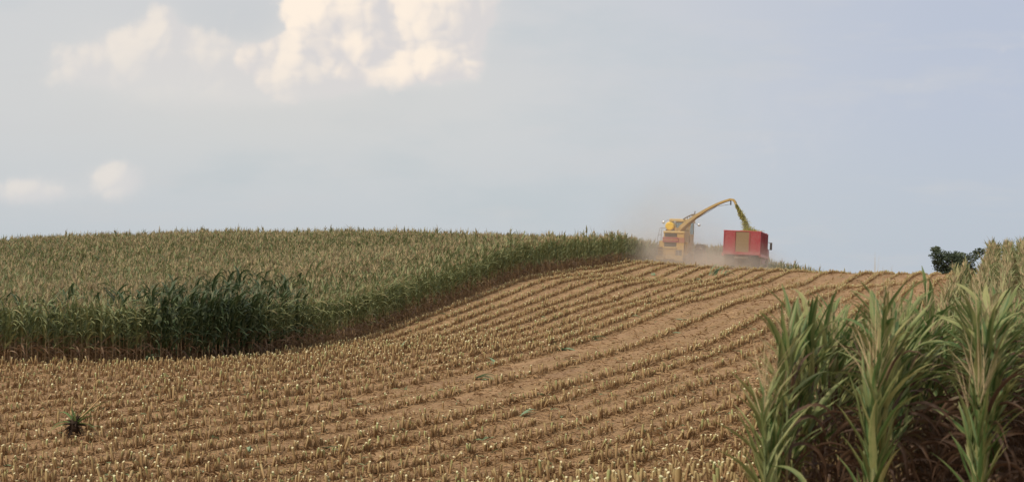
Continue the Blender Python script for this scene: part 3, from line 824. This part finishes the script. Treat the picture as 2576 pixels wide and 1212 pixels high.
def build_harvester():
    base = ray(1692.5, 661.6, HARV_Y); base.z -= .33
    T = empty('forage_harvester', base, -R(17), 'old dusty yellow forage harvester seen from behind on the brow, throwing chopped corn', 'harvester')
    T.rotation_euler = (0, R(2.3), -R(17))
    Y, PY = M['yellow'], M['pale_yellow']
    # hood: rounded shell, closed by the rear face
    hood = [(0, .86), (0, 2.50), (.05, 2.64), (.16, 2.71), (2.2, 2.74), (2.2, .86)]
    MB().prism(hood, -.77, .77).build('body', Y, T, .03)
    MB().box(-.80, .80, -.06, .30, 2.53, 2.70).build('hood_lip', PY, T, .05)
    MB().box(-.68, .24, -.012, .05, 2.26, 2.515).build('upper_grille', M['grille'], T)
    b = MB().box(-.83, .36, -.075, .04, 1.86, 2.235).build('red_panel', M['red_band'], T, .02)
    MB().box(-.83, .36, -.082, -.074, 2.04, 2.07).build('trim_strip', M['pale_yellow'], b)
    MB().box(.362, .80, -.04, .04, 1.84, 2.235).build('side_panel', dusty((.42, .17, .10), amt=.35), T, .015)
    MB().box(-.70, .20, -.012, .05, 1.53, 1.83).build('lower_grille', M['grille'], T)
    MB().box(-.78, .24, -.07, .05, 1.40, 1.525).build('sill', PY, T, .02)
    MB().box(.25, .78, -.03, .05, 1.30, 1.83).build('access_panel', Y, T, .015)
    # lower rear: dark openings and boxes
    MB().box(-.64, .02, .15, .30, .62, 1.36).build('engine_recess', M['black'], T)
    MB().box(-.58, -.04, .08, .149, .90, 1.30).build('fan_cover', dusty((.20, .10, .085), amt=.4), T, .02)
    MB().box(.16, .62, -.015, .14, .90, 1.30).build('side_recess', M['black'], T)
    MB().box(.36, .40, -.03, -.016, .90, 1.30).build('guard_bar', M['grey'], T)
    MB().box(-.62, .00, -.02, .14, .60, .86).build('rear_box', PY, T, .03)
    MB().box(.10, .72, -.10, .16, .48, .88).build('tool_box', PY, T, .03)
    MB().box(-.03, .10, -.04, .3, .60, 1.36).build('post', Y, T, .02)
    MB().box(-.76, -.64, -.04, .3, .60, 1.36).build('post', Y, T, .02)
    MB().box(.64, .98, .35, 2.3, .72, 1.42).build('side_tank', Y, T, .04)
    MB().box(.78, 1.0, .25, 2.0, 1.42, 1.92).build('side_box', Y, T, .04)
    MB().box(-.6, .6, .3, 4.4, .45, .84).build('chassis', M['frame'], T, .03)
    MB().box(-.9, .9, .62, .80, .32, .52).build('rear_axle', M['frame'], T, .03)
    # left platform, ladder and rail
    MB().box(-1.16, -.79, .25, 1.6, 1.48, 1.98).build('fuel_tank', PY, T, .07)
    MB().box(-1.20, -.79, .15, 1.5, .95, 1.44).build('battery_box', Y, T, .03)
    MB().box(-1.29, -.69, .1, .9, .53, .90).build('step_box', PY, T, .03)
    lad = MB()
    for z in (1.42, 1.16, .92): lad.box(-1.32, -.86, -.02, .16, z, z + .035)
    lad.build('ladder_step', M['frame'], T)
    rl = MB(); q = .018
    rl.tube([(-1.30, .05, .80), (-1.22, .08, 2.2), (-1.10, .1, 2.85), (-1.06, .14, 2.92), (-.62, .3, 2.90)], q)
    rl.tube([(-1.0, .2, 1.98), (-.98, .2, 2.75), (-.94, .2, 2.90)], q); rl.tube([(-1.16, .1, 2.42), (-.99, .2, 2.42)], q)
    rl.tube([(-1.34, .05, .8), (-1.31, .05, .5)], q)
    rl.build('handrail', M['grey'], T, smooth=True)
    # yellow round tank on the hood
    tk = MB().lathe([(-.42, .001), (-.42, .24), (-.40, .29), (-.36, .325), (.40, .325), (.45, .28), (.45, .001)], (-.49, 1.1, 3.09), 28, 'Y').build('water_tank', M['tank'], T, smooth=False)
    MB().lathe([(-.05, .337), (.05, .337), (.05, .31), (-.05, .31), (-.05, .337)], (-.49, 1.0, 3.09), 28, 'Y').build('strap', M['frame'], tk)
    MB().box(-.78, -.20, .75, 1.5, 2.738, 2.83).build('tank_cradle', M['frame'], T)
    # cab
    cab = MB().box(-.74, .74, 2.45, 2.52, 2.5, 3.06)
    cab.box(-.78, -.70, 2.42, 2.54, 3.06, 3.48).box(.62, .78, 2.42, 2.54, 3.06, 3.48).box(-.78, -.72, 4.0, 4.1, 2.2, 3.48).box(.72, .78, 4.0, 4.1, 2.2, 3.48)
    cab.box(-.78, -.74, 2.46, 4.1, 1.4, 2.75).box(.74, .78, 2.46, 4.1, 1.4, 2.62).box(-.76, .76, 4.06, 4.12, 1.4, 2.45).box(-.76, .76, 2.5, 4.1, 1.36, 1.42)
    cb = cab.build('cab', Y, T, .012)
    MB().prism([(2.22, 3.50), (2.22, 3.68), (2.35, 3.72), (4.35, 3.70), (4.4, 3.5)], -.82, .82).build('roof', PY, cb, .03)
    MB().box(-.70, .62, 2.475, 2.485, 3.07, 3.47).build('rear_window', material('window_glass', (.50, .60, .60), .05, .5), cb).hide_render = False
    gl = bpy.data.materials['window_glass']; p = gl.node_tree.nodes['Principled BSDF']; p.inputs['Transmission Weight'].default_value = .93; p.inputs['IOR'].default_value = 1.02
    MB().box(-.70, .70, 4.075, 4.085, 2.46, 3.47).build('windscreen', gl, cb)
    MB().box(.755, .765, 2.56, 3.98, 2.64, 3.46).build('side_window', gl, cb); MB().box(-.765, -.755, 2.56, 3.98, 2.77, 3.46).build('side_window', gl, cb)
    MB().box(-.33, -.29, 2.43, 2.49, 3.06, 3.47).build('window_bar', M['frame'], cb)
    MB().box(-.30, .36, 2.9, 3.05, 2.3, 3.0).box(-.30, .36, 2.9, 3.4, 2.2, 2.32).box(-.2, .25, 2.98, 3.2, 1.42, 2.2).build('seat', M['black'], cb, .04)
    MB().box(-.45, -.27, 2.15, 2.3, 3.40, 3.55).build('work_lamp', M['grey'], T, .02)
    # round mirrors on arms
    for x0, pth, c in ((-.8, [(-.80, 2.5, 3.66), (-1.05, 2.5, 3.60), (-1.20, 2.5, 3.47)], (-1.30, 2.5, 3.44)), (.8, [(.80, 2.5, 3.60), (.98, 2.5, 3.50), (1.36, 2.5, 3.32)], (1.42, 2.5, 3.30))):
        mm = MB().lathe([(-.05, .001), (-.05, .08), (-.02, .115), (.03, .09), (.05, .001)], c, 18, 'Y').build('mirror', M['chrome'], T, smooth=True)
        MB().tube(pth, .016).build('arm', M['grey'], mm)
    for z, x in ((2.68, .80), (1.75, .98)): MB().box(x, x + .07, 2.4, 2.5, z, z + .05).build('bracket', M['frame'], T)
    # spout: turret, long tapering duct, deflector
    MB().lathe([(0, .42), (.16, .42), (.2, .34), (.3, .32)], (.42, 1.75, 2.73), 24, 'Z').build('turret', M['spout'], T)
    sp = [(.30, 2.35), (.42, 2.75), (.62, 3.1), (1.08, 3.52), (1.63, 3.93), (2.31, 4.36), (3.02, 4.74), (3.57, 4.96), (4.0, 5.08)]
    n = len(sp); path = []
    for i, (xi, z) in enumerate(sp):
        y = 1.75 - 3.0 * i / (n - 1); path.append((xi - .182 * (y - 0) + .05, y, z - .04))
    ss = MB().tube(path, [.23, .215, .19, .16, .130, .105, .092, .086, .085], sq=(1.15, .9)).build('spout', M['spout'], T, .02)
    e = Vector(path[-1]); d1 = [e, e + Vector((.20, -.05, -.03)), e + Vector((.33, -.08, -.16)), e + Vector((.42, -.1, -.38))]
    MB().tube(d1, [.09, .095, .09, .08], sq=(1.15, .85)).build('deflector', M['spout'], ss, .01)
    pm = [Vector(p) for p in path]
    MB().tube([pm[4] + Vector((0, 0, -.20)), pm[5] + Vector((.25, 0, -.06)), pm[6] + Vector((0, -.05, -.16))], .018).build('control_rod', M['frame'], ss)
    MB().tube([pm[6] + Vector((0, -.05, -.14)), pm[7] + Vector((.1, 0, -.26)), e + Vector((.02, -.03, -.34))], .014).build('control_rod', M['frame'], ss)
    MB().tube([e + Vector((.02, -.03, -.08)), e + Vector((.03, -.03, -.40))], .045).build('actuator', M['black'], ss)
    MB().tube([(.28, 2.2, 3.70), (.65, 1.75, 3.86), (1.02, 1.4, 4.0)], .045).build('lift_ram', M['frame'], ss)
    MB().tube([(1.0, 1.4, 3.98), (1.32, 1.1, 4.0)], .07).tube([(1.28, 1.1, 3.92), (1.32, 1.1, 4.26)], .04).build('bracket', M['frame'], ss)
    MB().tube([(.65, 1.75, 3.55), (.66, 1.75, 3.84)], .025).tube([(.85, 1.6, 3.50), (.86, 1.6, 3.9)], .025).build('link', M['frame'], ss)
    # wheels and header
    for sx in (-1, 1):
        wheel(T, (sx * 1.42, 3.3, .92), .92, .62); wheel(T, (sx * 1.0, .72, .56), .56, .38)
    MB().prism([(4.6, .25), (4.6, 1.2), (5.0, 1.35), (5.3, .9), (6.2, .22)], -1.65, 1.65).build('header', Y, T, .03)
    # driver, seen as a shape through the rear window
    me = bpy.data.meshes.new('person'); J = [(0, 0, 0), (0, .02, .30), (0, .03, .50), (0, .04, .60), (0, .05, .74), (-.20, .05, .47), (-.26, .22, .26), (-.12, .45, .30), (.20, .05, .47), (.26, .22, .26), (.12, .45, .30),
                                              (-.10, .38, -.02), (-.11, .45, -.42), (.10, .38, -.02), (.11, .45, -.42)]
    E = [(0, 1), (1, 2), (2, 3), (3, 4), (2, 5), (5, 6), (6, 7), (2, 8), (8, 9), (9, 10), (0, 11), (11, 12), (0, 13), (13, 14)]
    rad = [.15, .16, .12, .055, .10, .07, .05, .035, .07, .05, .035, .085, .055, .085, .055]
    me.from_pydata(J, E, []); po = link('person', me, material('dark_work_clothes', lambda g: g.mix(g.step(g.sep(V(g, g.new('ShaderNodeTexCoord').outputs['Object']))[2], .57, .6), (.05, .055, .07), (.24, .14, .10)), .9, .2))
    sk = po.modifiers.new('skin', 'SKIN'); po.modifiers.new('smooth', 'SUBSURF').levels = 1
    me.skin_vertices[0].data[0].use_root = True
    for i, rr in enumerate(rad): me.skin_vertices[0].data[i].radius = (rr, rr)
    T_m = Matrix.Translation(T.location) @ T.rotation_euler.to_matrix().to_4x4()
    po.location = T_m @ Vector((.0, 3.2, 2.45)); po.rotation_euler = T.rotation_euler
    tag(po, 'driver sitting in the harvester cab, dark shape behind the rear window', 'person')
    return T_m, [T_m @ (e + Vector((.40, -.1, -.30)))]
HM, SP = build_harvester()

def build_truck():
    base = ray(1863.4, 671.2, TRUCK_Y); base.z -= .10
    T = empty('dump_truck', base, -R(16.5), 'red high-sided farm truck seen from behind beside the harvester, its bed filling with chopped corn', 'truck')
    T.rotation_euler = (R(-.6), R(2.9), -R(16.5))
    RD = M['red']
    Wd, L, z0, z1 = 1.31, 4.6, 1.06, 2.62
    bed = MB().box(-Wd, -Wd + .06, .0, L, z0, z1).box(Wd - .06, Wd, .0, L, z0, z1).box(-Wd + .06, Wd - .06, L - .06, L, z0, z1 + .15).box(-Wd + .06, Wd - .06, .06, L - .06, z0, z0 + .08)
    bd = bed.build('bed', RD, T, .008)
    MB().box(-Wd - .03, Wd + .03, -.02, .055, z1, z1 + .06).box(-Wd - .03, -Wd + .07, .058, L, z1, z1 + .06).box(Wd - .07, Wd + .03, .058, L, z1, z1 + .06).build('top_rail', dusty((.50, .075, .08), (.45, .3, .2), .35), bd)
    def gate_col(edge):
        def f(g):
            p = V(g, g.new('ShaderNodeTexCoord').outputs['Object']); x, y, z = g.sep(p)
            n = g.noise(p, 3.2, 6., .65); n2 = g.noise(p, 14., 6., .7)
            mud = g.mix(n2, (.17, .10, .055), (.37, .26, .14))
            red = g.mix(g.step(n2 + n * .5, .55, 1.0) * .62, (.34, .032, .044), (.38, .21, .17))
            d = g.m('ABSOLUTE', x - .015) * 1. + (n - .5) * edge + (n2 - .5) * .16
            return g.mix(g.step(d, .40, .66) * (1. - g.step(z + (n - .5) * .4, z0 + .18, z0 - .02) * .6), mud, red)
        return f
    gm = material('dusty_red_gate', gate_col(.28), .75, .25)
    MB().box(-Wd + .062, -.50, .0, .055, z0, z1 - .003).build('tailgate', gm, bd)
    MB().box(.53, Wd - .062, .0, .055, z0, z1 - .003).build('tailgate', gm, bd)
    MB().box(-.498, .528, .012, .055, z0, z1 - .003).build('centre_gate', gm, bd)['label'] = 'middle tailgate panel caked with brown chaff and dust'
    MB().box(-.53, -.47, -.035, -.002, z0 + .1, z1).box(.50, .56, -.035, -.002, z0 + .1, z1).box(-Wd, -Wd + .07, -.035, -.002, z0 + .1, z1).box(Wd - .07, Wd, -.035, -.002, z0 + .1, z1).build('gate_post', RD, bd)
    MB().box(-Wd - .02, Wd + .02, -.09, .0, z0 - .10, z0 + .10).build('rear_sill', RD, bd, .015)
    sr = MB()
    for i in range(7):
        y = .35 + i * .65
        for sx in (-1, 1): sr.box(sx * Wd if sx > 0 else -Wd - .05, sx * Wd + .05 if sx > 0 else -Wd, y, y + .07, z0, z1)
    sr.build('side_rib', RD, bd)
    for sx in (-1, 1): MB().box(min(sx * (Wd - .1), sx * (Wd + .09)), max(sx * (Wd - .1), sx * (Wd + .09)), .02, L, z0 - .20, z0 - .002).build('side_rail', dusty((.56, .12, .12), (.5, .36, .28), .3), bd, .02)
    MB().box(-.45, -.33, .2, 7.6, .62, .86).box(.33, .45, .2, 7.6, .62, .86).box(-.33, .33, .25, .4, .62, .86).build('chassis', M['frame'], T)
    MB().box(-.55, .45, .02, .2, .70, .84).build('bumper', M['frame'], T, .02)
    MB().box(-1.1, 1.1, 1.25, 1.42, .42, .58).build('axle', M['frame'], T); MB().box(-.3, .3, 1.15, 1.52, .34, .66).build('differential', M['frame'], T, .1)
    for sx in (-1, 1):
        wheel(T, (sx * 1.10, 1.33, .5), .5, .27, lugs=14); wheel(T, (sx * .80, 1.33, .5), .5, .27, lugs=14); wheel(T, (sx * 1.05, 6.2, .5), .5, .27, lugs=14)
        MB().box(sx * .95 - .33, sx * .95 + .33, .72, .74, .22, .95).build('mud_flap', M['black'], T)
    MB().box(.88, 1.22, 2.3, 4.2, .45, .82).build('fuel_tank', M['red'], T, .06)
    cab = MB().prism([(5.2, .75), (5.2, 2.35), (5.35, 2.5), (6.3, 2.48), (6.75, 1.75), (7.7, 1.6), (7.75, .75)], -1.1, 1.1).build('cab', RD, T, .04)
    MB().box(-.8, .8, 5.17, 5.198, 1.7, 2.25).build('window', M['glass'], cab)
    for sx in (-1, 1):
        m = MB().box(sx * 1.40 - .085, sx * 1.40 + .085, 6.05, 6.13, 1.60, 2.16).build('mirror', M['black'], cab, .03)
        MB().tube([(sx * 1.1, 6.2, 2.2), (sx * 1.35, 6.12, 2.1)], .018).tube([(sx * 1.1, 6.2, 1.55), (sx * 1.35, 6.12, 1.66)], .018).build('arm', M['frame'], m)
    T_m = Matrix.Translation(T.location) @ T.rotation_euler.to_matrix().to_4x4()
    # load
    rng = np.random.default_rng(4); nx, ny = 30, 44; v, f = [], []
    for j in range(ny):
        for i in range(nx):
            x = -Wd + .07 + (2 * Wd - .14) * i / (nx - 1); y = .07 + (L - .14) * j / (ny - 1)
            z = z1 - .42 + .62 * math.exp(-((x - .2) / .42) ** 2 - ((y - 1.35) / .8) ** 2) + rng.normal(0, .018)
            v.append(T_m @ Vector((x, y, z)))
    f = [(j * nx + i, j * nx + i + 1, (j + 1) * nx + i + 1, (j + 1) * nx + i) for j in range(ny - 1) for i in range(nx - 1)]
    o = link('silage_heap', mesh_of('silage_heap', v, f, None, M['silage'], True))
    tag(o, 'heap of yellow green chopped corn piled inside the red truck bed', 'silage', None, 'stuff')
    return T_m
TM = build_truck()

def build_stream():
    a = SP[0]; b = TM @ Vector((.2, 1.35, 2.72))
    rng = np.random.default_rng(9); n = 6500; v, f = [], []
    c1 = a + Vector((.22, 0, -.55)); c2 = a.lerp(b, .6) + Vector((.10, 0, .1))
    def bez(t): return a * (1 - t) ** 3 + c1 * 3 * t * (1 - t) ** 2 + c2 * 3 * t * t * (1 - t) + b * t ** 3
    ln = rng.normal(0, 1, (n, 3)); clump = rng.uniform(0, 1, 400); cofs = rng.normal(0, 1, (400, 3))
    for i in range(n):
        if i < n * .86:
            k = rng.integers(0, 400); t = clump[k] + rng.normal(0, .012); t = min(max(t, -.04), 1)
            w = .065 + .20 * max(t, 0)
            p = bez(t) + Vector(cofs[k] * w * .48) + Vector(ln[i] * w * .30)
        else:                                        # splash over the heap
            q = np.abs(rng.normal(0, 1)); p = b + Vector((rng.normal(.1, .34), rng.normal(0, .34), .0)); p.z += abs(rng.normal(0, .16)) * math.exp(-((p.x - b.x - .1) / .5) ** 2)
        s = rng.uniform(.012, .034); d1 = Vector(rng.normal(0, 1, 3)).normalized() * s * 1.5; d2 = Vector(rng.normal(0, 1, 3)).normalized() * s
        k = len(v); v += [p - d1, p + d2, p + d1, p - d2]; f += [(k, k + 1, k + 2, k + 3)]
    o = link('chopped_corn_stream', mesh_of('chopped_corn_stream', v, f, None, M['silage']))
    tag(o, 'stream of yellow green chopped corn falling from the spout tip into the red truck bed', 'silage', None, 'stuff')
build_stream()

# ------------------------------------------------------------------ trees beyond the brow
def build_tree(px, py_top, D, width, ht, seed, label, name='tree', lean=0.):
    top = ray(px, py_top, D); g = top.z - ht
    T = empty(name, (top.x, D, g), 0, label, 'tree', 'trees beyond the brow')
    rng = random.Random(seed); nr = np.random.default_rng(seed)
    tr = MB(); lobes = []
    tr.tube([(0, 0, -.5), (.05, 0, ht * .2), (-.05, .05, ht * .42), (.05, 0, ht * .7)], [.2, .17, .13, .05], 8)
    for i in range(16):
        a = rng.uniform(0, 6.28); h0 = ht * rng.uniform(.12, .5); L = width * .5 * rng.uniform(.55, 1.0)
        p0 = Vector((0, 0, h0)); p2 = Vector((math.cos(a) * L, math.sin(a) * L * .8, min(ht * .95, h0 + ht * rng.uniform(.05, .5)))); p1 = p0.lerp(p2, .5) + Vector((0, 0, .12))
        tr.tube([p0, p1, p2], [.07, .045, .015], 5); lobes += [(p2, .34 * rng.uniform(.6, 1.2)), (p1.lerp(p2, .5), .38)]
    for i in range(26): lobes.append((Vector((rng.uniform(-.33, .33) * width, rng.uniform(-.3, .3) * width, ht * rng.uniform(.14, .90))), .40 * rng.uniform(.6, 1.15)))
    tr.build('trunk', material('bark', (.07, .05, .035), .95, .1), T)
    v, f, t = [], [], []
    for c, r in lobes:
        r *= width / 4.2 * 1.6; tone = rng.random()
        for i in range(230):
            d = Vector(nr.normal(0, 1, 3)).normalized(); p = c + Vector((d.x * r * 1.3, d.y * r * 1.3, d.z * r * .75)) * nr.random() ** .4
            s = nr.uniform(.05, .095); d1 = Vector(nr.normal(0, 1, 3)).normalized(); d2 = d1.cross(Vector(nr.normal(0, 1, 3))).normalized()
            k = len(v); v += [p - d1 * s * 1.3, p + d2 * s * .7, p + d1 * s * 1.3, p - d2 * s * .7]; f.append((k, k + 1, k + 2, k + 3)); t += [tone] * 4
    cm = bpy.data.materials.get('tree_leaf') or material('tree_leaf', lambda g: g.mix(g.attr('tone'), (.042, .058, .031), (.108, .128, .070)), .6, .3, trans=.2)
    link('crown', mesh_of('crown', v, f, dict(tone=t), cm), None, T)
build_tree(2402, 620, 125, 4.3, 4.4, 31, 'dark rounded bushy tree standing alone beyond the brow, left of the right-hand corn')
build_tree(2570, 606, 120, 2.2, 4.2, 32, 'dark tree top peeping over the corn at the right picture edge')

# ------------------------------------------------------------------ dust raised by the machines
def build_dust():
    x0, x1, y0, y1, z0, z1 = 2., 27., 93., 117., -1., 10.
    o = MB().box(x0, x1, y0, y1, z0, z1).build('dust_cloud', None)
    m = bpy.data.materials.new('dust'); m.use_nodes = True; nt = m.node_tree; nt.nodes.clear(); g = G(nt)
    pos = V(g, g.new('ShaderNodeNewGeometry').outputs['Position'])
    blobs = [((14.7, 98.4, 1.9), (2.7, 2.0, 1.05), .56), ((12.2, 101.8, 2.1), (4.6, 2.2, 1.1), .15), ((9.2, 103., 2.7), (2.4, 3.2, 1.5), .10), ((11.5, 105., 3.0), (5.2, 4.5, 2.0), .075), ((11.8, 105., 5.4), (4.0, 4.5, 3.2), .050)]
    tot = None
    for c, r, w in blobs:
        q = g.vm('DIVIDE', g.vm('SUBTRACT', pos, c), r)
        e = g.m('EXPONENT', g.m('POWER', g.vm('LENGTH', q, out=1), 2.) * -1.) * w
        tot = e if tot is None else tot + e
    n = g.step(g.noise(pos, .42, 4., .6, .6), .28, .68)
    dens = g.m('SUBTRACT', tot, .006) * (n * 1.25 + .25)
    dens = g.m('MAXIMUM', dens, 0.)
    pv = g.new('ShaderNodeVolumePrincipled'); pv.inputs['Color'].default_value = (.90, .80, .68, 1); pv.inputs['Anisotropy'].default_value = .2
    g.put(pv.inputs['Density'], dens)
    out = g.new('ShaderNodeOutputMaterial'); nt.links.new(pv.outputs[0], out.inputs['Volume'])
    o.data.materials.append(m)
    tag(o, 'tan dust cloud drifting behind the harvester and under the red truck', 'dust', None, 'stuff')
build_dust()
